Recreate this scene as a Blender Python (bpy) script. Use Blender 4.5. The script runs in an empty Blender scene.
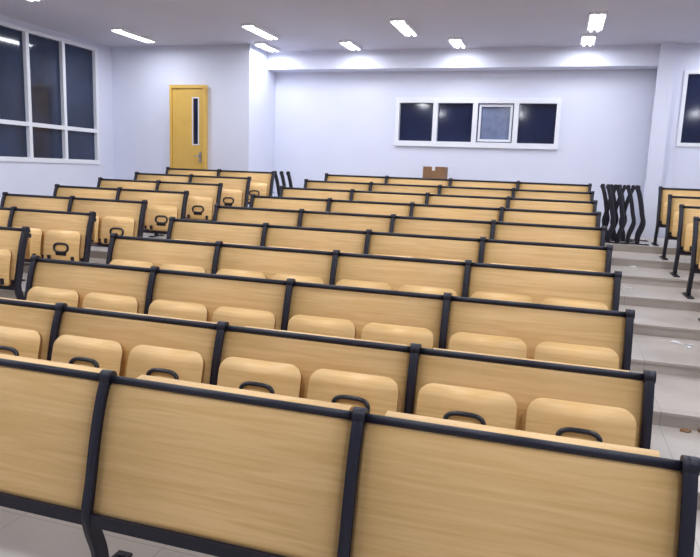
import bpy, bmesh, math, random
from mathutils import Matrix, Vector
random.seed(3)
scene = bpy.context.scene
scene.view_settings.view_transform = 'Standard'
COL = scene.collection

# ------------------------------------------------------------ materials
def lin(c):
    return tuple(((v/255)/12.92 if v/255 <= 0.04045 else (((v/255)+0.055)/1.055)**2.4) for v in c) + (1,)

def mat(name, rgb, rough=0.5, metal=0.0, noise=0.0, nscale=6.0, emit=0.0, spec=0.5):
    m = bpy.data.materials.new(name); m.use_nodes = True
    nt = m.node_tree; b = nt.nodes['Principled BSDF']
    c = lin(rgb)
    b.inputs['Base Color'].default_value = c
    b.inputs['Roughness'].default_value = rough
    b.inputs['Metallic'].default_value = metal
    b.inputs['Specular IOR Level'].default_value = spec
    if noise > 0:
        tc = nt.nodes.new('ShaderNodeTexCoord'); n = nt.nodes.new('ShaderNodeTexNoise')
        n.inputs['Scale'].default_value = nscale; n.inputs['Detail'].default_value = 4
        r = nt.nodes.new('ShaderNodeValToRGB')
        r.color_ramp.elements[0].position = 0.3; r.color_ramp.elements[1].position = 0.7
        r.color_ramp.elements[0].color = tuple(v*(1-noise) for v in c[:3])+(1,)
        r.color_ramp.elements[1].color = tuple(min(1, v*(1+noise)) for v in c[:3])+(1,)
        nt.links.new(tc.outputs['Object'], n.inputs['Vector'])
        nt.links.new(n.outputs['Fac'], r.inputs['Fac'])
        nt.links.new(r.outputs['Color'], b.inputs['Base Color'])
    if emit > 0:
        b.inputs['Emission Color'].default_value = c
        b.inputs['Emission Strength'].default_value = emit
    return m

def wood(name, c1, c2, rough=0.42):
    m = bpy.data.materials.new(name); m.use_nodes = True
    nt = m.node_tree; b = nt.nodes['Principled BSDF']
    tc = nt.nodes.new('ShaderNodeTexCoord'); mp = nt.nodes.new('ShaderNodeMapping')
    mp.inputs['Scale'].default_value = (1.3, 6, 30)
    n = nt.nodes.new('ShaderNodeTexNoise'); n.inputs['Scale'].default_value = 1.4
    n.inputs['Detail'].default_value = 8; n.inputs['Distortion'].default_value = 0.9
    r = nt.nodes.new('ShaderNodeValToRGB')
    r.color_ramp.elements[0].position = 0.34; r.color_ramp.elements[1].position = 0.66
    r.color_ramp.elements[0].color = lin(c1); r.color_ramp.elements[1].color = lin(c2)
    oi = nt.nodes.new('ShaderNodeObjectInfo')
    ad = nt.nodes.new('ShaderNodeVectorMath'); ad.operation = 'ADD'
    nt.links.new(tc.outputs['Object'], ad.inputs[0]); nt.links.new(oi.outputs['Random'], ad.inputs[1])
    nt.links.new(ad.outputs[0], mp.inputs['Vector'])
    nt.links.new(mp.outputs['Vector'], n.inputs['Vector'])
    nt.links.new(n.outputs['Fac'], r.inputs['Fac']); nt.links.new(r.outputs['Color'], b.inputs['Base Color'])
    b.inputs['Roughness'].default_value = rough
    return m

def tiles(name):
    m = bpy.data.materials.new(name); m.use_nodes = True
    nt = m.node_tree; b = nt.nodes['Principled BSDF']
    tc = nt.nodes.new('ShaderNodeTexCoord')
    br = nt.nodes.new('ShaderNodeTexBrick'); br.offset = 0.0
    br.inputs['Scale'].default_value = 1.0
    br.inputs['Brick Width'].default_value = 0.8; br.inputs['Row Height'].default_value = 0.8
    br.inputs['Mortar Size'].default_value = 0.003
    br.inputs['Color1'].default_value = lin((206, 197, 188)); br.inputs['Color2'].default_value = lin((199, 191, 183))
    br.inputs['Mortar'].default_value = lin((168, 162, 157))
    nt.links.new(tc.outputs['Object'], br.inputs['Vector'])
    n = nt.nodes.new('ShaderNodeTexNoise'); n.inputs['Scale'].default_value = 2.5; n.inputs['Detail'].default_value = 5
    mx = nt.nodes.new('ShaderNodeMix'); mx.data_type = 'RGBA'; mx.blend_type = 'MULTIPLY'
    mx.inputs[0].default_value = 0.35
    nt.links.new(tc.outputs['Object'], n.inputs['Vector'])
    nt.links.new(br.outputs['Color'], mx.inputs[6]); nt.links.new(n.outputs['Fac'], mx.inputs[7])
    nt.links.new(mx.outputs[2], b.inputs['Base Color'])
    b.inputs['Roughness'].default_value = 0.28
    return m

M_WOOD = wood('beech_laminate', (225, 182, 116), (240, 200, 138))
M_EDGE = mat('plywood_edge', (150, 106, 58), 0.5, noise=0.1)
M_BLK = mat('black_steel', (28, 28, 42), 0.45, 0.1)
M_PLA = mat('black_plastic', (26, 28, 40), 0.35)
M_WALL = mat('painted_wall', (216, 220, 237), 0.7, noise=0.015, nscale=1.5)
M_CEIL = mat('ceiling_paint', (204, 204, 219), 0.7, noise=0.03, nscale=0.8)
M_TILE = tiles('floor_tile')
M_FRAME = mat('window_aluminium', (228, 231, 240), 0.4)
M_GLASS = mat('night_glass', (26, 34, 64), 0.08, spec=0.6, noise=0.25, nscale=1.2)
M_GLASS2 = mat('night_glass_open', (112, 122, 152), 0.15, noise=0.4, nscale=3.0)
M_GLASS3 = mat('side_glass', (42, 52, 76), 0.08, spec=0.5, noise=0.5, nscale=0.9)
M_DOOR = mat('yellow_door', (216, 176, 88), 0.5, noise=0.04)
M_METAL = mat('brushed_metal', (180, 182, 190), 0.3, 0.8)
M_TUBE = mat('lamp_tube', (250, 252, 255), 0.5, emit=9.0)
M_HOUS = mat('lamp_housing', (235, 235, 240), 0.5)
M_CARD = mat('cardboard', (138, 104, 74), 0.8, noise=0.1)
M_PAPER = mat('paper_sheet', (225, 225, 228), 0.7)
MATS = [M_WOOD, M_EDGE, M_BLK, M_PLA]

# ------------------------------------------------------------ mesh helpers
def box(bm, x0, x1, y0, y1, z0, z1, mi=0):
    vs = [bm.verts.new((x, y, z)) for x in (x0, x1) for y in (y0, y1) for z in (z0, z1)]
    for f in ((0,1,3,2),(4,6,7,5),(0,4,5,1),(2,3,7,6),(0,2,6,4),(1,5,7,3)):
        bm.faces.new([vs[i] for i in f]).material_index = mi

def finish(bm, name, mats, loc=(0,0,0), rot=(0,0,0), bevel=0.0, parent=None):
    bmesh.ops.recalc_face_normals(bm, faces=bm.faces)
    me = bpy.data.meshes.new(name); bm.to_mesh(me); bm.free()
    for m in mats: me.materials.append(m)
    return place(me, name, loc, rot, bevel, parent)

def place(me, name, loc=(0,0,0), rot=(0,0,0), bevel=0.0, parent=None):
    ob = bpy.data.objects.new(name, me); COL.objects.link(ob)
    ob.location = loc; ob.rotation_euler = rot
    if bevel > 0:
        md = ob.modifiers.new('bevel', 'BEVEL'); md.width = bevel; md.segments = 2; md.limit_method = 'ANGLE'
    if parent: ob.parent = parent
    return ob

def offset_poly(pts, d):
    out = []
    for i, p in enumerate(pts):
        a = pts[max(0, i-1)]; b = pts[min(len(pts)-1, i+1)]
        t = Vector((b[0]-a[0], b[1]-a[1])).normalized()
        n = Vector((t[1], -t[0]))
        out.append((p[0]+n[0]*d, p[1]+n[1]*d))
    return out

def smoothline(pts, n=5):
    res = []
    P = [pts[0]] + list(pts) + [pts[-1]]
    for i in range(1, len(P)-2):
        for k in range(n):
            t = k/n
            q = []
            for c in (0, 1):
                a, b, cc, d = P[i-1][c], P[i][c], P[i+1][c], P[i+2][c]
                q.append(0.5*((2*b)+(-a+cc)*t+(2*a-5*b+4*cc-d)*t*t+(-a+3*b-3*cc+d)*t**3))
            res.append(tuple(q))
    res.append(pts[-1])
    return res

def sweep(bm, prof, x0, x1, th, mi=0, mi_side=None, d0=0.0):
    A = offset_poly(prof, d0); B = offset_poly(prof, d0+th)
    rings = []
    for x in (x0, x1):
        rings.append(([bm.verts.new((x, p[0], p[1])) for p in A], [bm.verts.new((x, p[0], p[1])) for p in B]))
    n = len(prof); sm = mi if mi_side is None else mi_side
    (a0, b0), (a1, b1) = rings
    for i in range(n-1):
        f = bm.faces.new((a0[i], a1[i], a1[i+1], a0[i+1])); f.material_index = mi; f.smooth = True
        f = bm.faces.new((b0[i], b0[i+1], b1[i+1], b1[i])); f.material_index = mi; f.smooth = True
        bm.faces.new((a0[i], a0[i+1], b0[i+1], b0[i])).material_index = sm
        bm.faces.new((a1[i], b1[i], b1[i+1], a1[i+1])).material_index = sm
    bm.faces.new((a0[0], b0[0], b1[0], a1[0])).material_index = sm
    bm.faces.new((a0[-1], a1[-1], b1[-1], b0[-1])).material_index = sm

def tube_x(bm, x0, x1, y, z, r, mi=2, seg=10, sz=1.0):
    R = []
    for x in (x0, x1):
        R.append([bm.verts.new((x, y+r*math.cos(2*math.pi*k/seg), z+sz*r*math.sin(2*math.pi*k/seg))) for k in range(seg)])
    for k in range(seg):
        f = bm.faces.new((R[0][k], R[1][k], R[1][(k+1)%seg], R[0][(k+1)%seg])); f.material_index = mi; f.smooth = True
    bm.faces.new(R[0]).material_index = mi; bm.faces.new(R[1][::-1]).material_index = mi

def rounded_sheet(bm, xc, w, prof, th, rad_top, rad_bot, mi=0, mi_edge=1, d0=0.0):
    L = [0]
    for i in range(1, len(prof)):
        L.append(L[-1]+math.hypot(prof[i][0]-prof[i-1][0], prof[i][1]-prof[i-1][1]))
    T = L[-1]
    def at(s):
        for i in range(1, len(L)):
            if s <= L[i]+1e-9:
                k = (s-L[i-1])/(L[i]-L[i-1]); break
        a, b = prof[i-1], prof[i]
        return (a[0]+(b[0]-a[0])*k, a[1]+(b[1]-a[1])*k)
    S = []
    for k in range(9): S.append(rad_bot*(1-math.cos(math.pi/2*k/8)))
    for k in range(1, 6): S.append(rad_bot+(T-rad_bot-rad_top)*k/5)
    for k in range(1, 9): S.append(T-rad_top+rad_top*math.sin(math.pi/2*k/8))
    pts = [at(s) for s in S]
    def hw(s):
        if s < rad_bot:
            d = rad_bot-s; return w/2-rad_bot+math.sqrt(max(0, rad_bot**2-d*d))
        if s > T-rad_top:
            d = s-(T-rad_top); return w/2-rad_top+math.sqrt(max(0, rad_top**2-d*d))
        return w/2
    A = offset_poly(pts, d0); B = offset_poly(pts, d0+th)
    def ring(P):
        return [(bm.verts.new((xc-hw(s), p[0], p[1])), bm.verts.new((xc+hw(s), p[0], p[1]))) for s, p in zip(S, P)]
    a = ring(A); b = ring(B)
    for i in range(len(S)-1):
        f = bm.faces.new((a[i][0], a[i][1], a[i+1][1], a[i+1][0])); f.material_index = mi; f.smooth = True
        f = bm.faces.new((b[i][0], b[i+1][0], b[i+1][1], b[i][1])); f.material_index = mi; f.smooth = True
        bm.faces.new((a[i][0], a[i+1][0], b[i+1][0], b[i][0])).material_index = mi_edge
        bm.faces.new((a[i][1], b[i][1], b[i+1][1], a[i+1][1])).material_index = mi_edge
    bm.faces.new((a[0][0], b[0][0], b[0][1], a[0][1])).material_index = mi_edge
    bm.faces.new((a[-1][0], a[-1][1], b[-1][1], b[-1][0])).material_index = mi_edge

def ring_bracket(bm, xc, yc, zc, w, h, lean, r=0.012, mi=3, seg=28):
    R = []
    for k in range(seg):
        t = 2*math.pi*k/seg
        c, s = math.cos(t), math.sin(t)
        px = (abs(c)**0.6)*(1 if c > 0 else -1)*w/2; pz = (abs(s)**0.75)*(1 if s > 0 else -1)*h/2
        cen = Vector((xc+px, yc+pz*lean, zc+pz)); out = Vector((c, s*lean, s)).normalized()
        nor = Vector((0, -1, lean)).normalized()
        R.append([bm.verts.new(cen+out*r*math.cos(a)+nor*r*1.3*math.sin(a)) for a in [2*math.pi*j/8 for j in range(8)]])
    for k in range(seg):
        for j in range(8):
            f = bm.faces.new((R[k][j], R[(k+1)%seg][j], R[(k+1)%seg][(j+1)%8], R[k][(j+1)%8])); f.material_index = mi; f.smooth = True

# ------------------------------------------------------------ bench
W = 1.10
PANEL = smoothline([(-0.135, 0.325), (-0.108, 0.45), (-0.078, 0.60), (-0.042, 0.74), (0.0, 0.85)], 4)
UPR = smoothline([(-0.075, 0.012), (-0.085, 0.12), (-0.125, 0.24), (-0.138, 0.33), (-0.11, 0.45), (-0.08, 0.60), (-0.044, 0.74), (-0.004, 0.845), (0.03, 0.872)], 4)
SEAT_HI = smoothline([(-0.175, 0.37), (-0.168, 0.46), (-0.150, 0.57), (-0.124, 0.670), (-0.092, 0.728)], 4)
SEAT_LO = smoothline([(-0.178, 0.32), (-0.180, 0.41), (-0.168, 0.51), (-0.146, 0.61), (-0.115, 0.670)], 4)

def upright(bm, x, w=0.042):
    sweep(bm, UPR, x-w/2, x+w/2, 0.055, 2, d0=-0.018)
    tube_x(bm, x-w/2-0.004, x+w/2+0.004, 0.005, 0.862, 0.03, 2, 14)
    box(bm, x-0.035, x+0.035, -0.24, 0.10, 0.0, 0.014, 2)
    for yy in (-0.2, 0.06): tube_x(bm, x-0.02, x+0.02, yy, 0.016, 0.008, 2, 6)

def bench_mesh(bays, seat=None, rz=0.565):
    bm = bmesh.new()
    for i in range(bays+1):
        upright(bm, -i*W)
    for i in range(bays):
        xr = -i*W-0.021; xl = -(i+1)*W+0.021
        sweep(bm, PANEL, xl, xr, 0.018, 0, mi_side=1)
        tube_x(bm, xl, xr, 0.004, 0.857, 0.017, 2, 10)
        box(bm, xl, xr, -0.152, -0.108, 0.275, 0.328, 2)
        # folded writing boards behind the back panel
        T = [(0.055, 0.830), (0.10, 0.839), (0.14, 0.844)]
        xm = (xl+xr)/2
        ww = xr-xl-0.10
        sweep(bm, T, xm-ww/2, xm+ww/2, 0.018, 0, mi_side=1)
        box(bm, xm-ww/2, xm+ww/2, 0.120, 0.137, 0.56, 0.824, 0)
        for sx in (-1, 1):
            box(bm, xm+sx*(ww/2+0.02)-0.008, xm+sx*(ww/2+0.02)+0.008, 0.02, 0.12, 0.77, 0.81, 2)
        box(bm, xl, xr, -0.075, 0.118, 0.50, 0.512, 2)
        if seat:
            box(bm, xl, xr, -0.155, -0.115, 0.335, 0.375, 2)
            for sx in (-1, 1):
                c = xm+sx*0.262
                rounded_sheet(bm, c, 0.478, seat, 0.022, 0.075, 0.03)
                yc = min(seat, key=lambda p: abs(p[1]-rz))[0]
                ring_bracket(bm, c, yc-0.006, rz, 0.185, 0.095, 0.12)
                box(bm, c-0.07, c+0.07, yc-0.015, yc+0.005, rz-.085, rz-.04, 3)
                for s2 in (-1, 1):
                    box(bm, c+s2*0.16-0.015, c+s2*0.16+0.015, -0.20, -0.13, 0.33, 0.39, 2)
    bmesh.ops.recalc_face_normals(bm, faces=bm.faces)
    me = bpy.data.meshes.new('bench_mesh_%d' % bays); bm.to_mesh(me); bm.free()
    for m in MATS: me.materials.append(m)
    return me

B4 = bench_mesh(4, SEAT_HI); B4L = bench_mesh(4, SEAT_LO, 0.48); B2 = bench_mesh(2, SEAT_LO, 0.48)
B4F = bench_mesh(4); B2F = bench_mesh(2)
def rowY(n): return 2.20 if n == 1 else 3.19+0.98*(n-2)
def rowZ(n): return 0.0 if n <= 2 else 0.1*(n-2)
XR = 0.475
for n in range(1, 11):
    y, z = rowY(n), rowZ(n)
    place(B4F if n == 1 else (B4 if n == 2 else B4L), 'lecture_hall_bench', (XR, y, z))
    place(B2 if n > 1 else B2F, 'lecture_hall_bench', (-4.95, y, z))
    place(B2 if n > 1 else B2F, 'lecture_hall_bench', (3.69, y, z))

# ------------------------------------------------------------ room
XL, XRW, YF, YB, ZC = -8.8, 4.9, -3.0, 12.8, 4.02
YL = 11.6
XREC = -5.73
bm = bmesh.new()
steps = [(rowY(n)-0.42, rowZ(n)) for n in range(3, 11)]
ys = [YF-0.2]+[s[0] for s in steps]+[YB+0.2]; zs = [0.0]+[s[1] for s in steps]
for i in range(len(zs)):
    box(bm, XL-0.2, XRW+0.2, ys[i], ys[i+1], -0.2, zs[i])
    if i > 0: box(bm, XL, XRW, ys[i]-0.012, ys[i]+0.05, zs[i]-0.02, zs[i]+0.001)
finish(bm, 'floor', [M_TILE])
bm = bmesh.new(); box(bm, XL-0.2, XRW+0.2, YF-0.2, YB+0.2, ZC, ZC+0.2); finish(bm, 'ceiling', [M_CEIL])
bm = bmesh.new(); box(bm, XREC, 1.5, 12.4, YB, 3.68, ZC); finish(bm, 'trim_1', [M_WALL])

def wall_y(name, x0, x1, y0, y1, z0, z1, op):
    bm = bmesh.new()
    if op:
        a, b, c, d = op
        box(bm, x0, a, y0, y1, z0, z1); box(bm, b, x1, y0, y1, z0, z1)
        box(bm, a, b, y0, y1, z0, c)
        if d < z1: box(bm, a, b, y0, y1, d, z1)
    else: box(bm, x0, x1, y0, y1, z0, z1)
    return finish(bm, name, [M_WALL])
WB = (-3.12, -0.10, 2.30, 3.16)
wall_y('wall_back', XREC-0.1, 1.5, YB, YB+0.2, 0.0, ZC, WB)
DX0, DX1, DZ1 = -7.40, -6.62, 3.27
wall_y('wall_back_left', XL-0.2, XREC-0.2, YL, YL+0.2, 0.0, ZC, None)
bm = bmesh.new(); box(bm, XREC-0.2, XREC, YL, YB+0.2, 0.0, ZC); finish(bm, 'wall_recess', [M_WALL])
wall_y('wall_back_right', 1.5, XRW+0.2, 12.4, 12.6, 0.0, ZC, (1.84, 3.6, 2.36, 3.60))
bm = bmesh.new(); box(bm, 1.42, 1.66, 12.28, 12.40, 0.8, 4.02); finish(bm, 'trim_2', [M_WALL])
bm = bmesh.new(); box(bm, XRW, XRW+0.2, YF, YB, 0.0, ZC); finish(bm, 'wall_right', [M_WALL])
bm = bmesh.new(); box(bm, XL-0.2, XRW+0.2, YF-0.2, YF, 0.0, ZC); finish(bm, 'wall_front', [M_WALL])
LW = (6.9, 11.15, 1.71, 3.92)
bm = bmesh.new()
a, b, c, d = LW
box(bm, XL-0.2, XL, YF, a, 0, ZC); box(bm, XL-0.2, XL, b, YL, 0, ZC); box(bm, XL-0.2, XL, a, b, 0, c); box(bm, XL-0.2, XL, a, b, d, ZC)
finish(bm, 'wall_left', [M_WALL])

# back window (four sashes, deep white frame standing proud of the wall)
bm = bmesh.new()
x0, x1, z0, z1 = WB; t = 0.07
yf0, yf1 = YB-0.05, YB+0.08
box(bm, x0-0.03, x1+0.03, yf0, yf1, z0-0.03, z0+t, 0); box(bm, x0-0.03, x1+0.03, yf0, yf1, z1-t, z1+0.03, 0)
pw = (x1-x0)/4
for i in range(5):
    xc = x0+i*pw
    box(bm, max(x0-0.03, xc-0.045), min(x1+0.03, xc+0.045), yf0, yf1, z0+t, z1-t, 0)
for i in range(4):
    box(bm, x0+i*pw, x0+(i+1)*pw, YB+0.05, YB+0.06, z0, z1, 2 if i == 2 else 1)
xx = x0+2*pw+0.07; xe = xx+pw-0.14
box(bm, xx, xe, YB+0.0, YB+0.04, z0+0.09, z0+0.13, 0); box(bm, xx, xe, YB+0.0, YB+0.04, z1-0.13, z1-0.09, 0)
box(bm, xx, xx+0.04, YB+0.0, YB+0.04, z0+0.13, z1-0.13, 0); box(bm, xe-0.04, xe, YB+0.0, YB+0.04, z0+0.13, z1-0.13, 0)
finish(bm, 'window_1', [M_FRAME, M_GLASS, M_GLASS2])
# right window
bm = bmesh.new()
x0, x1, z0, z1 = 1.84, 3.6, 2.36, 3.60
for (p, q, r, s) in ((x0, x1, z0, z0+.06), (x0, x1, z1-.06, z1), (x0, x0+.06, z0+.06, z1-.06), (x1-.06, x1, z0+.06, z1-.06), (x0+.85, x0+.91, z0+.06, z1-.06)):
    box(bm, p, q, 12.38, 12.47, r, s, 0)
box(bm, x0, x1, 12.44, 12.45, z0, z1, 1)
finish(bm, 'window_2', [M_FRAME, M_GLASS])
# left window
bm = bmesh.new()
a, b, c, d = LW
xf0, xf1 = XL-0.09, XL+0.02
def lb(y0, y1, z0, z1, dx=0): box(bm, xf0, xf1+dx, y0, y1, z0, z1, 0)
lb(a, b, c-0.02, c+.06); lb(a, b, d-.06, d); lb(a, b, 2.30, 2.37)
for yy in (a+.035, 7.66, 8.51, 9.36, 10.22, b-.035):
    lb(yy-.035, yy+.035, c+.06, 2.30); lb(yy-.035, yy+.035, 2.37, d-.06)
box(bm, XL-0.06, XL-0.05, a, b, c, d, 1)
finish(bm, 'window_3', [M_FRAME, M_GLASS3])

# door (surface mounted frame, leaf, vision slot, lever)
bm = bmesh.new()
fy0, fy1 = YL-.11, YL-.001
box(bm, DX0, DX0+.05, fy0, fy1, .8, DZ1-.06, 0); box(bm, DX1-.05, DX1, fy0, fy1, .8, DZ1-.06, 0)
box(bm, DX0, DX1, fy0, fy1, DZ1-.06, DZ1, 0)
L0, L1 = DX0+.05, DX1-.05
gx0, gx1, gz0, gz1 = L1-.22, L1-.11, 2.15, 3.02
ly0, ly1 = YL-.08, YL-.03
box(bm, L0, gx0, ly0, ly1, .8, DZ1-.06, 0); box(bm, gx1, L1, ly0, ly1, .8, DZ1-.06, 0)
box(bm, gx0, gx1, ly0, ly1, .8, gz0, 0); box(bm, gx0, gx1, ly0, ly1, gz1, DZ1-.06, 0)
box(bm, gx0, gx1, YL-.06, YL-.05, gz0, gz1, 1)
for (p, q, r, s) in ((gx0-.02, gx0, gz0-.02, gz1+.02), (gx1, gx1+.02, gz0-.02, gz1+.02), (gx0, gx1, gz1, gz1+.02), (gx0, gx1, gz0-.02, gz0)):
    box(bm, p, q, ly0-.01, ly0, r, s, 2)
box(bm, L1-.08, L1-.04, ly0-.02, ly0, 1.80, 2.0, 3); tube_x(bm, L1-.17, L1-.05, ly0-.045, 1.92, .011, 3)
box(bm, L1-.07, L1-.05, ly0-.05, ly0-.02, 1.91, 1.93, 3)
finish(bm, 'door_1', [M_DOOR, M_GLASS, M_FRAME, M_METAL])

# ------------------------------------------------------------ lamps
def lamp(x, y, L=1.0, p=30):
    bm = bmesh.new()
    w = 0.22
    box(bm, -w/2, w/2, -L/2, L/2, -0.03, 0.0, 0)
    for s in (-1, 1):
        box(bm, s*w/2-0.006, s*w/2+0.006, -L/2, L/2, -0.055, 0.0, 0)
    for k in (-0.05, 0.05):
        box(bm, k-0.016, k+0.016, -L/2+.03, L/2-.03, -0.055, -0.03, 1)
    o = finish(bm, 'ceiling_light', [M_HOUS, M_TUBE], (x, y, ZC))
    ld = bpy.data.lights.new('tube_glow', 'AREA'); ld.shape = 'RECTANGLE'; ld.size = w*0.8; ld.size_y = L*0.9
    ld.energy = p; ld.color = (0.90, 0.935, 1.0)
    lo = bpy.data.objects.new('tube_glow', ld); COL.objects.link(lo); lo.parent = o; lo.location = (0, 0, -0.065)
for x in (-5.45, -3.8, -1.86, .26, 2.6): lamp(x, 11.8, 0.7, 15)
for x in (-7.46, -4.97, -2.5, .32, 3.0): lamp(x, 10.5, 1.05, 25)
for y in (7.4, 4.2, 1.0):
    for x in (-7.3, -4.4, -1.5, 1.6, 4.0): lamp(x, y, 1.2, 36)

# ------------------------------------------------------------ loose things
def frames(n, x, y, z, dx, ang=1.25, name='bench_leg_frames'):
    bm = bmesh.new()
    for i in range(n):
        c = len(bm.verts)
        upright(bm, i*dx)
        bm.verts.ensure_lookup_table()
        vs = bm.verts[c:]
        bmesh.ops.rotate(bm, verts=vs, cent=(i*dx, 0, 0), matrix=Matrix.Rotation(ang+random.uniform(-.25, .25), 3, 'Z'))
    finish(bm, name, [M_WOOD, M_EDGE, M_BLK], (x, y, z))
frames(5, 0.70, 11.55, 0.8, 0.13)
frames(4, 0.74, 10.85, 0.8, 0.14)
frames(3, 0.86, 11.2, 0.8, 0.13, -1.9)
frames(3, -5.30, 11.9, 0.8, 0.14)

def carton(x, y, z, w, d, h, rz=0):
    bm = bmesh.new()
    box(bm, -w/2, w/2, -d/2, d/2, 0, h, 0); box(bm, -.03, .03, -d/2-.002, d/2+.002, h*.7, h+.002, 1)
    finish(bm, 'cardboard_box', [M_CARD, M_PAPER], (x, y, z), (0, 0, rz), bevel=0.006)
carton(-2.25, 12.2, 0.8, .5, .4, .45); carton(-2.22, 12.2, 1.255, .46, .36, .36, .12); carton(-2.2, 12.2, 1.62, .40, .32, .26, -.05)

# papers & debris on the aisle steps
for (x, yy, n) in ((0.95, 4.7, 3), (1.2, 6.4, 5), (0.8, 8.2, 7), (1.15, 9.6, 9)):
    bm = bmesh.new()
    for k in range(4):
        a = random.uniform(0, 3); px, py = random.uniform(-.15, .15), random.uniform(-.1, .1)
        s = random.uniform(.02, .055)
        pts = [(px+s*math.cos(a+q)*random.uniform(.7, 1.2), py+s*math.sin(a+q)*.7) for q in (0, 1.3, 2.6, 4.2, 5.3)]
        bot = [bm.verts.new((p[0], p[1], 0)) for p in pts]; top = [bm.verts.new((p[0], p[1], random.uniform(.004, .02))) for p in pts]
        bm.faces.new(top); bm.faces.new(bot[::-1])
        for q in range(5): bm.faces.new((bot[q], bot[(q+1) % 5], top[(q+1) % 5], top[q]))
    z = max([s[1] for s in steps if s[0] < yy-.15]+[0])
    finish(bm, 'paper_scraps', [M_PAPER if n > 3 else M_CARD], (x, yy, z))

# ------------------------------------------------------------ world
w = bpy.data.worlds.new('night'); scene.world = w; w.use_nodes = True
w.node_tree.nodes['Background'].inputs[0].default_value = (0.02, 0.03, 0.07, 1)
w.node_tree.nodes['Background'].inputs[1].default_value = 1.0

# ------------------------------------------------------------ camera
f = 653.0
ex = Vector((2130, 188, -653)).normalized()
ey = Vector((209, -100, 653)).normalized(); ey = (ey-ex*ey.dot(ex)).normalized()
ez = ex.cross(ey)
right = Vector((ex[0], ey[0], ez[0])); down = Vector((ex[1], ey[1], ez[1])); fwd = Vector((ex[2], ey[2], ez[2]))
Mx = Matrix((right, -down, -fwd)).transposed().to_4x4()
cd = bpy.data.cameras.new('camera'); cam = bpy.data.objects.new('camera', cd); COL.objects.link(cam)
Mx.translation = Vector((0, 0, 1.75)); cam.matrix_world = Mx
cd.sensor_fit = 'HORIZONTAL'; cd.sensor_width = 36; cd.lens = 36*f/700
scene.camera = cam
